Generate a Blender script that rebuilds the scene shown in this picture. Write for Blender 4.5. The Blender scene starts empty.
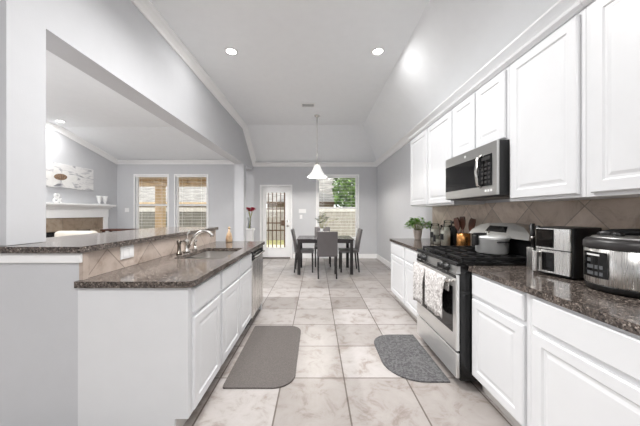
import bpy, bmesh, math, random
from mathutils import Vector, Matrix
random.seed(7)
C = bpy.context.scene.collection
S = bpy.context.scene
PI = math.pi

# ------------------------------------------------------------------ camera, world, sun, exposure
cam_d = bpy.data.cameras.new('camera'); cam = bpy.data.objects.new('camera', cam_d); C.objects.link(cam)
cam.location = (0, 0, 1.30); cam.rotation_euler = (PI/2, 0, 0)
cam_d.sensor_width = 36; cam_d.lens = 36*258/640; cam_d.shift_x = 4/640; cam_d.clip_start = 0.02; cam_d.clip_end = 200
S.camera = cam
S.view_settings.view_transform = 'Standard'; S.view_settings.look = 'None'
S.view_settings.gamma = 1; S.view_settings.use_curve_mapping = False
S.view_settings.exposure = 0.30
W = bpy.data.worlds.new('sky'); S.world = W; W.use_nodes = True
bg = W.node_tree.nodes['Background']; bg.inputs[0].default_value = (0.93, 0.965, 1.0, 1); bg.inputs[1].default_value = 2.3
sun_d = bpy.data.lights.new('sun', 'SUN'); sun = bpy.data.objects.new('sun', sun_d); C.objects.link(sun)
sun_d.energy = 2.5; sun_d.angle = 0.02; sun_d.color = (1, 0.93, 0.80)
sun.rotation_euler = Vector((-0.80, 0.36, -0.46)).to_track_quat('-Z', 'Y').to_euler(); sun.location = (8, -2, 9)
DOWNLIGHT_W, PENDANT_W = 8.5, 46

# ------------------------------------------------------------------ materials
def srgb(r, g, b):
    f = lambda c: (c/255/12.92) if c/255 <= 0.04045 else ((c/255+0.055)/1.055)**2.4
    return (f(r), f(g), f(b), 1)
def newmat(name):
    m = bpy.data.materials.new(name); m.use_nodes = True
    nt = m.node_tree; return m, nt, nt.nodes['Principled BSDF']
def lk(nt, a, b): nt.links.new(a, b)
def node(nt, t, **kw):
    n = nt.nodes.new(t)
    for k, v in kw.items(): setattr(n, k, v)
    return n
def ramp(nt, stops):
    r = node(nt, 'ShaderNodeValToRGB'); e = r.color_ramp.elements
    e[0].position, e[0].color = stops[0]; e[1].position, e[1].color = stops[-1]
    for p, c in stops[1:-1]:
        x = e.new(p); x.color = c
    return r
def plain(name, col, rough=0.5, metal=0.0, var=0.04, scale=9.0, bump=0.0, bscale=120, spec=0.5, emit=None):
    m, nt, b = newmat(name)
    tc = node(nt, 'ShaderNodeTexCoord'); n = node(nt, 'ShaderNodeTexNoise'); n.inputs['Scale'].default_value = scale
    n.inputs['Detail'].default_value = 4
    lk(nt, tc.outputs['Object'], n.inputs['Vector'])
    d = tuple(c*(1-var) for c in col[:3])+(1,); u = tuple(min(1, c*(1+var)) for c in col[:3])+(1,)
    r = ramp(nt, [(0.3, d), (0.7, u)]); lk(nt, n.outputs['Fac'], r.inputs[0]); lk(nt, r.outputs[0], b.inputs['Base Color'])
    b.inputs['Roughness'].default_value = rough; b.inputs['Metallic'].default_value = metal
    b.inputs['Specular IOR Level'].default_value = spec
    if bump:
        n2 = node(nt, 'ShaderNodeTexNoise'); n2.inputs['Scale'].default_value = bscale; n2.inputs['Detail'].default_value = 3
        lk(nt, tc.outputs['Object'], n2.inputs['Vector'])
        bp = node(nt, 'ShaderNodeBump'); bp.inputs['Strength'].default_value = bump; bp.inputs['Distance'].default_value = 0.004
        lk(nt, n2.outputs['Fac'], bp.inputs['Height']); lk(nt, bp.outputs[0], b.inputs['Normal'])
    if emit:
        b.inputs['Emission Color'].default_value = col; b.inputs['Emission Strength'].default_value = emit
    return m
def tile_mat(name, axes, size, offset, rot, cols, mortar, msize, rough, blot):
    m, nt, b = newmat(name)
    tc = node(nt, 'ShaderNodeTexCoord'); sp = node(nt, 'ShaderNodeSeparateXYZ'); cb = node(nt, 'ShaderNodeCombineXYZ')
    lk(nt, tc.outputs['Object'], sp.inputs[0])
    lk(nt, sp.outputs[axes[0]], cb.inputs[0]); lk(nt, sp.outputs[axes[1]], cb.inputs[1])
    sub = node(nt, 'ShaderNodeVectorMath', operation='SUBTRACT'); sub.inputs[1].default_value = (offset[0], offset[1], 0)
    lk(nt, cb.outputs[0], sub.inputs[0])
    vr = node(nt, 'ShaderNodeVectorRotate', rotation_type='Z_AXIS'); vr.inputs['Angle'].default_value = rot
    lk(nt, sub.outputs[0], vr.inputs['Vector'])
    ad = node(nt, 'ShaderNodeVectorMath', operation='ADD'); ad.inputs[1].default_value = (size*40, size*40, 0)
    lk(nt, vr.outputs[0], ad.inputs[0])
    br = node(nt, 'ShaderNodeTexBrick'); br.offset = 0; br.squash = 1
    br.inputs['Scale'].default_value = 1; br.inputs['Brick Width'].default_value = size; br.inputs['Row Height'].default_value = size
    br.inputs['Mortar Size'].default_value = msize; br.inputs['Mortar Smooth'].default_value = 0.2
    br.inputs['Color1'].default_value = cols[0]; br.inputs['Color2'].default_value = cols[1]; br.inputs['Mortar'].default_value = mortar
    lk(nt, ad.outputs[0], br.inputs['Vector'])
    n = node(nt, 'ShaderNodeTexNoise'); n.inputs['Scale'].default_value = 6.0; n.inputs['Detail'].default_value = 12; n.inputs['Roughness'].default_value = 0.68
    n.inputs['Distortion'].default_value = 0.6
    lk(nt, tc.outputs['Object'], n.inputs['Vector'])
    r = ramp(nt, [(0.36, blot[0]), (0.48, blot[1]), (0.62, blot[2])]); lk(nt, n.outputs['Fac'], r.inputs[0])
    mx = node(nt, 'ShaderNodeMix', data_type='RGBA', blend_type='MULTIPLY'); mx.inputs[0].default_value = 1
    lk(nt, br.outputs['Color'], mx.inputs[6]); lk(nt, r.outputs[0], mx.inputs[7]); lk(nt, mx.outputs[2], b.inputs['Base Color'])
    b.inputs['Roughness'].default_value = rough
    bp = node(nt, 'ShaderNodeBump'); bp.inputs['Strength'].default_value = 0.35; bp.inputs['Distance'].default_value = 0.003; bp.invert = True
    lk(nt, br.outputs['Fac'], bp.inputs['Height']); lk(nt, bp.outputs[0], b.inputs['Normal'])
    return m
def granite_mat():
    m, nt, b = newmat('speckled_granite')
    tc = node(nt, 'ShaderNodeTexCoord')
    v = node(nt, 'ShaderNodeTexVoronoi'); v.inputs['Scale'].default_value = 150; lk(nt, tc.outputs['Object'], v.inputs['Vector'])
    r1 = ramp(nt, [(0.0, srgb(40, 36, 36)), (0.3, srgb(104, 96, 92)), (0.55, srgb(136, 126, 120)), (0.78, srgb(88, 80, 78)), (1.0, srgb(196, 188, 180))])
    sp = node(nt, 'ShaderNodeSeparateColor'); lk(nt, v.outputs['Color'], sp.inputs[0]); lk(nt, sp.outputs[0], r1.inputs[0])
    n = node(nt, 'ShaderNodeTexNoise'); n.inputs['Scale'].default_value = 60; n.inputs['Detail'].default_value = 6; n.inputs['Roughness'].default_value = 0.7
    lk(nt, tc.outputs['Object'], n.inputs['Vector'])
    r2 = ramp(nt, [(0.36, srgb(74, 66, 64)), (0.5, srgb(206, 202, 198)), (0.7, srgb(255, 248, 240))]); lk(nt, n.outputs['Fac'], r2.inputs[0])
    mx = node(nt, 'ShaderNodeMix', data_type='RGBA', blend_type='MULTIPLY'); mx.inputs[0].default_value = 0.9
    lk(nt, r1.outputs[0], mx.inputs[6]); lk(nt, r2.outputs[0], mx.inputs[7]); lk(nt, mx.outputs[2], b.inputs['Base Color'])
    b.inputs['Roughness'].default_value = 0.12; return m
def brushed(name, col, rough, axis):
    m, nt, b = newmat(name)
    tc = node(nt, 'ShaderNodeTexCoord'); mp = node(nt, 'ShaderNodeMapping')
    sc = [180, 180, 180]; sc[axis] = 2; mp.inputs['Scale'].default_value = sc
    n = node(nt, 'ShaderNodeTexNoise'); n.inputs['Scale'].default_value = 1.0; n.inputs['Detail'].default_value = 2
    lk(nt, tc.outputs['Object'], mp.inputs[0]); lk(nt, mp.outputs[0], n.inputs['Vector'])
    r = ramp(nt, [(0.3, (rough*0.8,)*3+(1,)), (0.7, (rough*1.25,)*3+(1,))]); lk(nt, n.outputs['Fac'], r.inputs[0])
    lk(nt, r.outputs[0], b.inputs['Roughness']); b.inputs['Base Color'].default_value = col; b.inputs['Metallic'].default_value = 1
    return m
def glass_mat(name, tint=(1, 1, 1, 1), rough=0.0):
    m = bpy.data.materials.new(name); m.use_nodes = True; nt = m.node_tree; nt.nodes.clear()
    o = node(nt, 'ShaderNodeOutputMaterial'); t = node(nt, 'ShaderNodeBsdfTransparent'); g = node(nt, 'ShaderNodeBsdfGlossy')
    t.inputs[0].default_value = tint; g.inputs['Roughness'].default_value = 0.02
    f = node(nt, 'ShaderNodeFresnel'); f.inputs[0].default_value = 1.45; mx = node(nt, 'ShaderNodeMixShader')
    lk(nt, f.outputs[0], mx.inputs[0]); lk(nt, t.outputs[0], mx.inputs[1]); lk(nt, g.outputs[0], mx.inputs[2]); lk(nt, mx.outputs[0], o.inputs[0])
    return m
def two_tone(name, stops, scale, rough, detail=5, dist=0.0, stretch=(1, 1, 1), bump=0.0):
    m, nt, b = newmat(name)
    tc = node(nt, 'ShaderNodeTexCoord'); mp = node(nt, 'ShaderNodeMapping'); mp.inputs['Scale'].default_value = stretch
    n = node(nt, 'ShaderNodeTexNoise'); n.inputs['Scale'].default_value = scale; n.inputs['Detail'].default_value = detail; n.inputs['Distortion'].default_value = dist
    lk(nt, tc.outputs['Object'], mp.inputs[0]); lk(nt, mp.outputs[0], n.inputs['Vector'])
    r = ramp(nt, stops); lk(nt, n.outputs['Fac'], r.inputs[0]); lk(nt, r.outputs[0], b.inputs['Base Color']); b.inputs['Roughness'].default_value = rough
    if bump:
        bp = node(nt, 'ShaderNodeBump'); bp.inputs['Strength'].default_value = bump; bp.inputs['Distance'].default_value = 0.004
        lk(nt, n.outputs['Fac'], bp.inputs['Height']); lk(nt, bp.outputs[0], b.inputs['Normal'])
    return m
M = {}
M['wall'] = plain('wall_grey_paint', srgb(204, 205, 208), 0.75, var=0.01, bump=0.12, bscale=90)
M['ceil'] = plain('ceiling_white_paint', srgb(245, 247, 249), 0.8, var=0.01, bump=0.1, bscale=80)
M['trim'] = plain('white_trim_paint', srgb(250, 250, 250), 0.4, var=0.01)
M['cab'] = plain('white_cabinet_lacquer', srgb(226, 227, 229), 0.32, var=0.01)
M['kick'] = plain('toe_kick_shaded_board', srgb(205, 202, 198), 0.6)  # greyer than the cabinets, recess shade put into the colour
M['floor'] = tile_mat('beige_floor_tile', (0, 1), 0.487, (0.22, 2.033), 0, [srgb(190, 185, 183), srgb(156, 149, 145)], srgb(108, 99, 93), 0.006, 0.36,
                      [(0.66, 0.60, 0.56, 1), (0.92, 0.915, 0.905, 1), (1, 1, 1, 1)])
sp_blot = [(0.66, 0.61, 0.57, 1), (0.90, 0.88, 0.86, 1), (1, 1, 1, 1)]
M['splashR'] = tile_mat('diagonal_wall_tile', (1, 2), 0.3113, (2.116, 1.345), PI/4, [srgb(222, 206, 192), srgb(190, 174, 160)], srgb(166, 154, 142), 0.004, 0.35, sp_blot)
M['splashL'] = tile_mat('diagonal_bar_tile', (1, 2), 0.3113, (1.68, 1.065), PI/4, [srgb(212, 198, 188), srgb(192, 178, 168)], srgb(160, 146, 136), 0.004, 0.35, sp_blot)
M['hearth'] = tile_mat('hearth_tile', (1, 2), 0.40, (5.2, 0.90), 0, [srgb(176, 160, 142), srgb(150, 132, 114)], srgb(140, 126, 112), 0.004, 0.4, sp_blot)
M['granite'] = granite_mat()
M['steel'] = brushed('brushed_stainless', (0.52, 0.52, 0.51, 1), 0.36, 1)
M['steeldoor'] = brushed('brushed_oven_steel', (0.86, 0.86, 0.85, 1), 0.42, 1)
M['steelv'] = brushed('brushed_stainless_upright', (0.78, 0.77, 0.75, 1), 0.28, 2)
M['potsteel'] = brushed('satin_pot_steel', (0.86, 0.86, 0.85, 1), 0.55, 2); M['potsteel'].node_tree.nodes['Principled BSDF'].inputs['Metallic'].default_value = 0.7
M['sinksteel'] = brushed('satin_sink_steel', (0.58, 0.56, 0.54, 1), 0.36, 1)
M['chrome'] = plain('polished_nickel', (0.70, 0.68, 0.65, 1), 0.18, 1.0, var=0.02)
M['dnickel'] = plain('dark_nickel', (0.25, 0.22, 0.19, 1), 0.25, 1.0)
M['black'] = plain('black_enamel', srgb(20, 20, 21), 0.22)
M['bglass'] = plain('black_glass', srgb(13, 13, 14), 0.06)
M['iron'] = plain('cast_iron', srgb(26, 26, 27), 0.55, bump=0.2)
M['bplastic'] = plain('black_plastic', srgb(24, 24, 25), 0.38)
M['dgrey'] = plain('charcoal_plastic', srgb(52, 50, 50), 0.35)
M['white'] = plain('white_plastic', srgb(243, 243, 243), 0.4, var=0.01)
M['key'] = plain('pale_keypad_print', srgb(92, 94, 97), 0.4)
M['glass'] = glass_mat('clear_window_glass')
M['jarglass'] = glass_mat('clear_jar_glass', (0.93, 0.95, 0.94, 1))
M['chairfab'] = plain('grey_faux_leather', srgb(92, 88, 89), 0.42, var=0.06)
M['chairleg'] = plain('dark_chair_leg', srgb(38, 35, 36), 0.4)
M['table'] = plain('dark_espresso_wood', srgb(58, 54, 56), 0.22, var=0.1)
M['matL'] = two_tone('taupe_woven_mat', [(0.35, srgb(92, 87, 84)), (0.65, srgb(110, 104, 101))], 140, 0.9, bump=0.4)
M['matR'] = two_tone('grey_carved_mat', [(0.42, srgb(78, 77, 79)), (0.58, srgb(106, 105, 106))], 26, 0.92, detail=3, dist=2.2, bump=0.7)
M['towel'] = two_tone('grey_leaf_print_towel', [(0.36, srgb(156, 151, 149)), (0.50, srgb(204, 200, 198)), (0.62, srgb(232, 230, 228))], 30, 0.95, detail=6, dist=1.8)
M['leaf'] = plain('fresh_green_leaf', srgb(112, 158, 62), 0.5, var=0.3, scale=30)
M['sage'] = plain('sage_green_leaf', srgb(118, 128, 108), 0.6, var=0.25, scale=25)
M['stem'] = plain('pale_green_stem', srgb(150, 152, 90), 0.6, var=0.15)
M['pot'] = plain('stone_flower_pot', srgb(196, 184, 174), 0.7, var=0.08, scale=40)
M['red'] = plain('crimson_petal', srgb(196, 24, 62), 0.55, var=0.2, scale=30)
M['woodd'] = two_tone('dark_brown_wood', [(0.3, srgb(58, 32, 24)), (0.7, srgb(98, 58, 42))], 12, 0.45, stretch=(1, 1, 0.15))
M['copper'] = plain('hammered_amber_metal', srgb(196, 140, 82), 0.25, 0.85, var=0.15, scale=14)
M['bottle'] = two_tone('tan_glazed_bottle', [(0.35, srgb(150, 118, 88)), (0.65, srgb(206, 180, 148))], 18, 0.35)
M['label'] = plain('black_jar_label', srgb(22, 22, 24), 0.5)
M['grain'] = two_tone('jar_contents', [(0.35, srgb(218, 212, 200)), (0.65, srgb(242, 238, 230))], 60, 0.8)
M['cream'] = plain('cream_upholstery', srgb(206, 200, 190), 0.9, var=0.04, bump=0.2)
M['tan'] = two_tone('tan_timber', [(0.35, srgb(172, 146, 112)), (0.65, srgb(198, 172, 138))], 6, 0.7, stretch=(1, 1, 0.2))
M['gate'] = plain('brown_gate_iron', srgb(104, 74, 52), 0.5)
M['fencesun'] = plain('sunlit_fence_top', srgb(186, 182, 176), 0.85, var=0.12, scale=6)  # pale tone stands for sunlight on the fence top
M['roof'] = two_tone('pale_shingle_roof', [(0.42, srgb(128, 125, 121)), (0.58, srgb(160, 156, 151))], 3, 0.9, stretch=(.6, 5, 5))
M['fence'] = two_tone('weathered_fence_board', [(0.35, srgb(134, 128, 122)), (0.65, srgb(170, 165, 158))], 5, 0.9, stretch=(6, 1, 0.4))
M['fenceshade'] = two_tone('shaded_fence_board', [(0.35, srgb(96, 94, 90)), (0.65, srgb(132, 129, 122))], 5, 0.9, stretch=(6, 1, 0.4))  # darker copy of the fence boards, shade painted into the colour
M['brownwall'] = plain('brown_brick_wall', srgb(140, 122, 102), 0.85, var=0.2, scale=8)
M['grass'] = two_tone('lawn_grass', [(0.35, srgb(120, 124, 76)), (0.65, srgb(172, 164, 112))], 8, 0.95)
M['patio'] = plain('concrete_patio', srgb(206, 196, 176), 0.9)
M['tree'] = two_tone('mottled_tree_leaves', [(0.35, srgb(52, 84, 34)), (0.65, srgb(124, 156, 74))], 3, 0.7)  # leaf green varies at random
M['bark'] = plain('tree_bark', srgb(92, 74, 58), 0.9)
M['thresh'] = plain('bronze_threshold', srgb(92, 84, 78), 0.45)
M['shade'] = plain('opal_glass_shade', srgb(246, 245, 242), 0.3, var=0.005, emit=0.5)
M['lamp'] = plain('lit_lamp_lens', (1, 0.97, 0.92, 1), 0.4, var=0, emit=12)
def art_mat():
    m, nt, b = newmat('flower_canvas_print')
    tc = node(nt, 'ShaderNodeTexCoord'); mp = node(nt, 'ShaderNodeMapping'); mp.inputs['Scale'].default_value = (1, 1.1, 3.2)
    n = node(nt, 'ShaderNodeTexNoise'); n.inputs['Scale'].default_value = 2.3; n.inputs['Detail'].default_value = 6; n.inputs['Distortion'].default_value = 1.4
    lk(nt, tc.outputs['Object'], mp.inputs[0]); lk(nt, mp.outputs[0], n.inputs['Vector'])
    r = ramp(nt, [(0.30, srgb(96, 98, 104)), (0.42, srgb(190, 190, 194)), (0.52, srgb(236, 235, 234)), (0.7, srgb(222, 221, 222))]); lk(nt, n.outputs['Fac'], r.inputs[0])
    lk(nt, r.outputs[0], b.inputs['Base Color']); b.inputs['Roughness'].default_value = 0.6; return m
M['art'] = art_mat()
M['petal'] = plain('white_painted_petal', srgb(238, 237, 235), 0.6, var=0.06, scale=12)
M['artbrown'] = two_tone('brown_painted_stamens', [(0.35, srgb(104, 84, 70)), (0.65, srgb(160, 132, 108))], 40, 0.7)

# ------------------------------------------------------------------ mesh helpers
def NB(): return bmesh.new()
def merge(bm, t, mat4=None):
    me = bpy.data.meshes.new('t'); t.to_mesh(me); t.free()
    if mat4: me.transform(mat4)
    bm.from_mesh(me); bpy.data.meshes.remove(me)
def box(bm, x0, x1, y0, y1, z0, z1, bev=0.0, seg=2):
    t = bmesh.new()
    vs = [t.verts.new((x, y, z)) for x in (min(x0, x1), max(x0, x1)) for y in (min(y0, y1), max(y0, y1)) for z in (min(z0, z1), max(z0, z1))]
    for f in ((0, 1, 3, 2), (4, 6, 7, 5), (0, 4, 5, 1), (2, 3, 7, 6), (0, 2, 6, 4), (1, 5, 7, 3)): t.faces.new([vs[i] for i in f])
    if bev: bmesh.ops.bevel(t, geom=t.edges[:], offset=bev, segments=seg, affect='EDGES', profile=0.5)
    merge(bm, t); return bm
def poly(bm, outer, holes, lo, hi, plane='XY'):
    """fill a 2D outline (with holes) and extrude between lo and hi along the third axis"""
    P = {'XY': lambda a, b, c: (a, b, c), 'XZ': lambda a, b, c: (a, c, b), 'YZ': lambda a, b, c: (c, a, b)}[plane]
    t = bmesh.new(); es = []
    for lp in [outer]+list(holes):
        vs = [t.verts.new(P(a, b, lo)) for a, b in lp]
        es += [t.edges.new((vs[i], vs[(i+1) % len(vs)])) for i in range(len(vs))]
    bmesh.ops.triangle_fill(t, use_beauty=True, use_dissolve=False, edges=es)
    r = bmesh.ops.extrude_face_region(t, geom=t.faces[:])
    d = {'XY': (0, 0, hi-lo), 'XZ': (0, hi-lo, 0), 'YZ': (hi-lo, 0, 0)}[plane]
    bmesh.ops.translate(t, vec=d, verts=[v for v in r['geom'] if isinstance(v, bmesh.types.BMVert)])
    bmesh.ops.recalc_face_normals(t, faces=t.faces[:]); merge(bm, t); return bm
def rrect(x0, x1, y0, y1, r, n=5):
    """rounded rectangle outline, r = radii (x0y0, x1y0, x1y1, x0y1)"""
    out = []
    for (cx, cy, a, q) in ((x0, y0, PI, r[0]), (x1, y0, 1.5*PI, r[1]), (x1, y1, 0, r[2]), (x0, y1, .5*PI, r[3])):
        sx = 1 if cx == x0 else -1; sy = 1 if cy == y0 else -1
        if q <= 0: out.append((cx, cy)); continue
        for i in range(n+1):
            t = a+i/n*PI/2; out.append((cx+sx*q+q*math.cos(t), cy+sy*q+q*math.sin(t)))
    return out
def lathe(bm, prof, cx=0, cy=0, n=24, cap=True, mat4=None):
    t = bmesh.new(); rings = []
    for r, z in prof: rings.append([t.verts.new((cx+max(r, 1e-5)*math.cos(2*PI*i/n), cy+max(r, 1e-5)*math.sin(2*PI*i/n), z)) for i in range(n)])
    for a, b in zip(rings, rings[1:]):
        for i in range(n): t.faces.new((a[i], a[(i+1) % n], b[(i+1) % n], b[i]))
    if cap:
        t.faces.new(rings[0][::-1]); t.faces.new(rings[-1])
    bmesh.ops.remove_doubles(t, verts=t.verts[:], dist=2e-5)
    for f in t.faces: f.smooth = True
    bmesh.ops.recalc_face_normals(t, faces=t.faces[:]); merge(bm, t, mat4); return bm
def tube(bm, pts, r, n=10, cap=True):
    pts = [Vector(p) for p in pts]; rs = r if isinstance(r, (list, tuple)) else [r]*len(pts)
    t = bmesh.new(); rings = []; up = None
    for i, p in enumerate(pts):
        d = (pts[min(i+1, len(pts)-1)]-pts[max(i-1, 0)]).normalized()
        if up is None: up = Vector((0, 0, 1)) if abs(d.z) < 0.9 else Vector((1, 0, 0))
        s = d.cross(up)
        if s.length < 1e-4: s = d.cross(Vector((0, 1, 0)))
        s.normalize(); up = s.cross(d).normalized()
        rings.append([t.verts.new(p+(s*math.cos(2*PI*k/n)+up*math.sin(2*PI*k/n))*rs[i]) for k in range(n)])
    for a, b in zip(rings, rings[1:]):
        for k in range(n): t.faces.new((a[k], a[(k+1) % n], b[(k+1) % n], b[k]))
    if cap: t.faces.new(rings[0][::-1]); t.faces.new(rings[-1])
    for f in t.faces: f.smooth = True
    bmesh.ops.recalc_face_normals(t, faces=t.faces[:]); merge(bm, t); return bm
def cyl(bm, p0, p1, r, n=20): return tube(bm, [p0, p1], r, n)
def sweep(bm, prof, p0, p1, out, down):
    """prism with profile (out, down) between two points"""
    p0, p1, out, down = Vector(p0), Vector(p1), Vector(out), Vector(down)
    t = bmesh.new()
    a = [t.verts.new(p0+out*u+down*v) for u, v in prof]; b = [t.verts.new(p1+out*u+down*v) for u, v in prof]
    k = len(prof)
    for i in range(k): t.faces.new((a[i], a[(i+1) % k], b[(i+1) % k], b[i]))
    t.faces.new(a[::-1]); t.faces.new(b); bmesh.ops.recalc_face_normals(t, faces=t.faces[:]); merge(bm, t); return bm
def quadbar(bm, p0, p1, w0, w1=None):
    """square bar, tapering"""
    w1 = w1 or w0; p0, p1 = Vector(p0), Vector(p1); t = bmesh.new()
    A = [t.verts.new(p0+Vector((sx*w0/2, sy*w0/2, 0))) for sx, sy in ((-1, -1), (1, -1), (1, 1), (-1, 1))]
    B = [t.verts.new(p1+Vector((sx*w1/2, sy*w1/2, 0))) for sx, sy in ((-1, -1), (1, -1), (1, 1), (-1, 1))]
    for i in range(4): t.faces.new((A[i], A[(i+1) % 4], B[(i+1) % 4], B[i]))
    t.faces.new(A[::-1]); t.faces.new(B); bmesh.ops.recalc_face_normals(t, faces=t.faces[:]); merge(bm, t); return bm
def ori(o):
    p = Vector((0, 0, 0))
    while o: p += o.location; o = o.parent
    return p
def obj(name, bm, m, parent=None, loc=None, label=None):
    """link bm (world coordinates) as ONE mesh object; children sit at the origin of their thing"""
    me = bpy.data.meshes.new(name); bm.to_mesh(me); bm.free(); o = bpy.data.objects.new(name, me); C.objects.link(o)
    me.materials.append(M[m] if isinstance(m, str) else m)
    if parent:
        me.transform(Matrix.Translation(-ori(parent))); o.parent = parent
    elif loc:
        me.transform(Matrix.Translation(-Vector(loc))); o.location = loc
    if label: o['label'] = label
    return o
def tag(o, label, cat, group=None, kind=None):
    o['label'] = label; o['category'] = cat
    if group: o['group'] = group
    if kind: o['kind'] = kind
    return o
def thing(name, label, cat, loc, group=None):
    o = bpy.data.objects.new(name, None); C.objects.link(o); o.location = loc; o.empty_display_size = 0.1
    return tag(o, label, cat, group)
def single(name, bm, m, loc, label, cat, group=None): return tag(obj(name, bm, m, None, loc), label, cat, group)
def struct(name, bm, m, parent=None):
    o = obj(name, bm, m, parent)
    if not parent: o['kind'] = 'structure'
    return o
def sroot(name, loc):
    o = bpy.data.objects.new(name, None); C.objects.link(o); o.location = loc; o['kind'] = 'structure'; return o
def copy_tree(o, parent=None):
    c = o.copy(); C.objects.link(c)
    if parent: c.parent = parent
    for ch in list(o.children): copy_tree(ch, c)
    return c

# ------------------------------------------------------------------ room shell
XR, XL, XK, YB = 1.755, -5.70, -1.80, 7.40        # right wall, living room wall, kitchen side of the opening, back wall
ZC, ZL = 3.47, 3.20                               # flat kitchen ceiling, flat living ceiling
struct('floor', box(NB(), XL-.1, XR+.1, -7, YB+.12, -0.1, 0), 'floor')
DX0, DX1, DZ = -1.555, -0.735, 2.055              # door opening
KX0, KX1, KZ0, KZ1 = 0.045, 1.19, 0.56, 2.36      # kitchen window
W1 = (-5.19, -4.25); W2 = (-4.03, -3.12); WZ0, WZ1 = 0.70, 2.38
rect = lambda a, b, c, d: [(a, c), (b, c), (b, d), (a, d)]
struct('wall_back', poly(NB(), rect(XL-.1, XR+.1, 0, 2.95), [rect(DX0, DX1, 0.001, DZ), rect(KX0, KX1, KZ0, KZ1), rect(*W1, WZ0, WZ1), rect(*W2, WZ0, WZ1)], YB, YB+.12, 'XZ'), 'wall')
struct('wall_right', box(NB(), XR, XR+.1, -7, YB, 0, 2.9), 'wall')
struct('wall_left', poly(NB(), rect(-7, YB, 0, 3.4), [rect(1.75, 4.25, .2, 2.75)], XL-.1, XL, 'YZ'), 'wall')
b = NB()                                           # wall between kitchen and living room: column, header, far post
box(b, XK-.23, XK, 1.50, 1.72, 1.11, 2.53); box(b, XK-.23, XK, 6.42, 6.66, 0, 2.53)
poly(b, [(1.50, 2.53), (YB, 2.53), (YB, 2.80), (6.38, 3.52), (1.50, 3.52)], [], XK-.23, XK, 'YZ')
struct('wall_middle', b, 'wall')
struct('wall_front_unseen', poly(NB(), rect(XL-.1, XR+.1, 0, 3.6), [rect(-0.9, 0.6, 0.9, 2.2), rect(-4.5, -3.3, .9, 2.2)], -7.1, -7, 'XZ'), 'wall')  # unseen end wall, added with openings sized for the light they let in
struct('wall_header', box(NB(), XK-.23, XK-.13, -7, 1.5, 3.2, 3.52), 'wall')
struct('wall_peninsula', box(NB(), -2.03, -1.372, 1.50, 3.52, 0, 1.07), 'wall')
def face(bm, pts):
    bm.faces.new([bm.verts.new(p) for p in pts])
b = NB(); SX, SY = 1.16, 6.36
face(b, [(XK-.2, -7, ZC), (SX, -7, ZC), (SX, SY, ZC), (XK-.2, SY, ZC)])
face(b, [(SX, -7, ZC), (XR+.02, -7, 2.715), (XR+.02, YB+.02, 2.715), (SX, SY, ZC)])
face(b, [(XK-.2, SY, ZC), (SX, SY, ZC), (XR+.02, YB+.02, 2.715), (XK-.2, YB+.02, 2.715)])
bmesh.ops.remove_doubles(b, verts=b.verts[:], dist=1e-4); bmesh.ops.recalc_face_normals(b, faces=b.faces[:])
if b.faces[0].normal.z > 0: bmesh.ops.reverse_faces(b, faces=b.faces[:])
o = struct('ceiling', b, 'ceil'); md = o.modifiers.new('thickness', 'SOLIDIFY'); md.thickness = 0.06; md.offset = -1
b = NB()
face(b, [(XL, -7, ZL), (XK-.18, -7, ZL), (XK-.18, 5.7, ZL), (XL, 5.7, ZL)]); face(b, [(XL, 5.7, ZL), (XK-.18, 5.7, ZL), (XK-.18, YB+.02, 2.785), (XL, YB+.02, 2.785)])
bmesh.ops.remove_doubles(b, verts=b.verts[:], dist=1e-4); bmesh.ops.recalc_face_normals(b, faces=b.faces[:])
if b.faces[0].normal.z > 0: bmesh.ops.reverse_faces(b, faces=b.faces[:])
o = struct('ceiling_living', b, 'ceil'); md = o.modifiers.new('thickness', 'SOLIDIFY'); md.thickness = 0.06; md.offset = -1
# crown moulding
CP = [(0, 0), (.105, 0), (.105, .016), (.090, .026), (.062, .042), (.036, .068), (.024, .086), (.018, .105), (0, .105)]
def crown(n, segs):
    b = NB()
    for p0, p1, out, down in segs: sweep(b, CP, p0, p1, out, down)
    struct('trim_%d' % n, b, 'trim')
D = (0, 0, -1)
sl = Vector((0, YB-SY, 2.715-ZC)).normalized(); dn = Vector((0, -abs(sl.z), -sl.y)).normalized()
crown(1, [((XK, YB, 2.735), (XR, YB, 2.735), (0, -1, 0), D)])
crown(2, [((XR, -7, 2.745), (XR, YB, 2.745), (-1, 0, 0), D)])
crown(3, [((XK, 1.5, ZC), (XK, SY+.01, ZC), (1, 0, 0), D), ((XK, SY-.03, ZC+.01), (XK, YB, 2.72), (1, 0, 0), dn)])
crown(4, [((XL, YB, 2.80), (XK-.23, YB, 2.80), (0, -1, 0), D)])
sl2 = Vector((0, YB-5.7, 2.79-ZL)).normalized(); dn2 = Vector((0, -abs(sl2.z), -sl2.y)).normalized()
crown(5, [((XL, -7, ZL), (XL, 5.71, ZL), (1, 0, 0), D), ((XL, 5.69, ZL), (XL, YB, 2.79), (1, 0, 0), dn2)])
# baseboards
def baseboard(n, *bxs):
    b = NB()
    for q in bxs: box(b, *q, 0.004)
    struct('baseboard_'+n, b, 'trim')
baseboard('back', (-1.6-.9, DX0-.07, YB-.016, YB, 0, .13), (DX1+.07, XR, YB-.016, YB, 0, .13))
baseboard('right', (XR-.016, XR, 3.95, YB-.017, 0, .13))
# moulding under the bar top, end trim
b = NB(); box(b, -2.05, -1.352, 1.482, 1.50, 1.012, 1.07, 0.005); struct('trim_6', b, 'trim')
struct('trim_7', box(NB(), -1.372, -1.36, 1.53, 3.50, 0.912, 1.0695), 'splashL')
struct('trim_8', box(NB(), -1.372, -1.348, 1.494, 1.53, 0.912, 1.0695), 'splashL')
struct('trim_9', box(NB(), XR-.010, XR-.0005, 0.45, 3.87, 0.91, 1.40), 'splashR')
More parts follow.
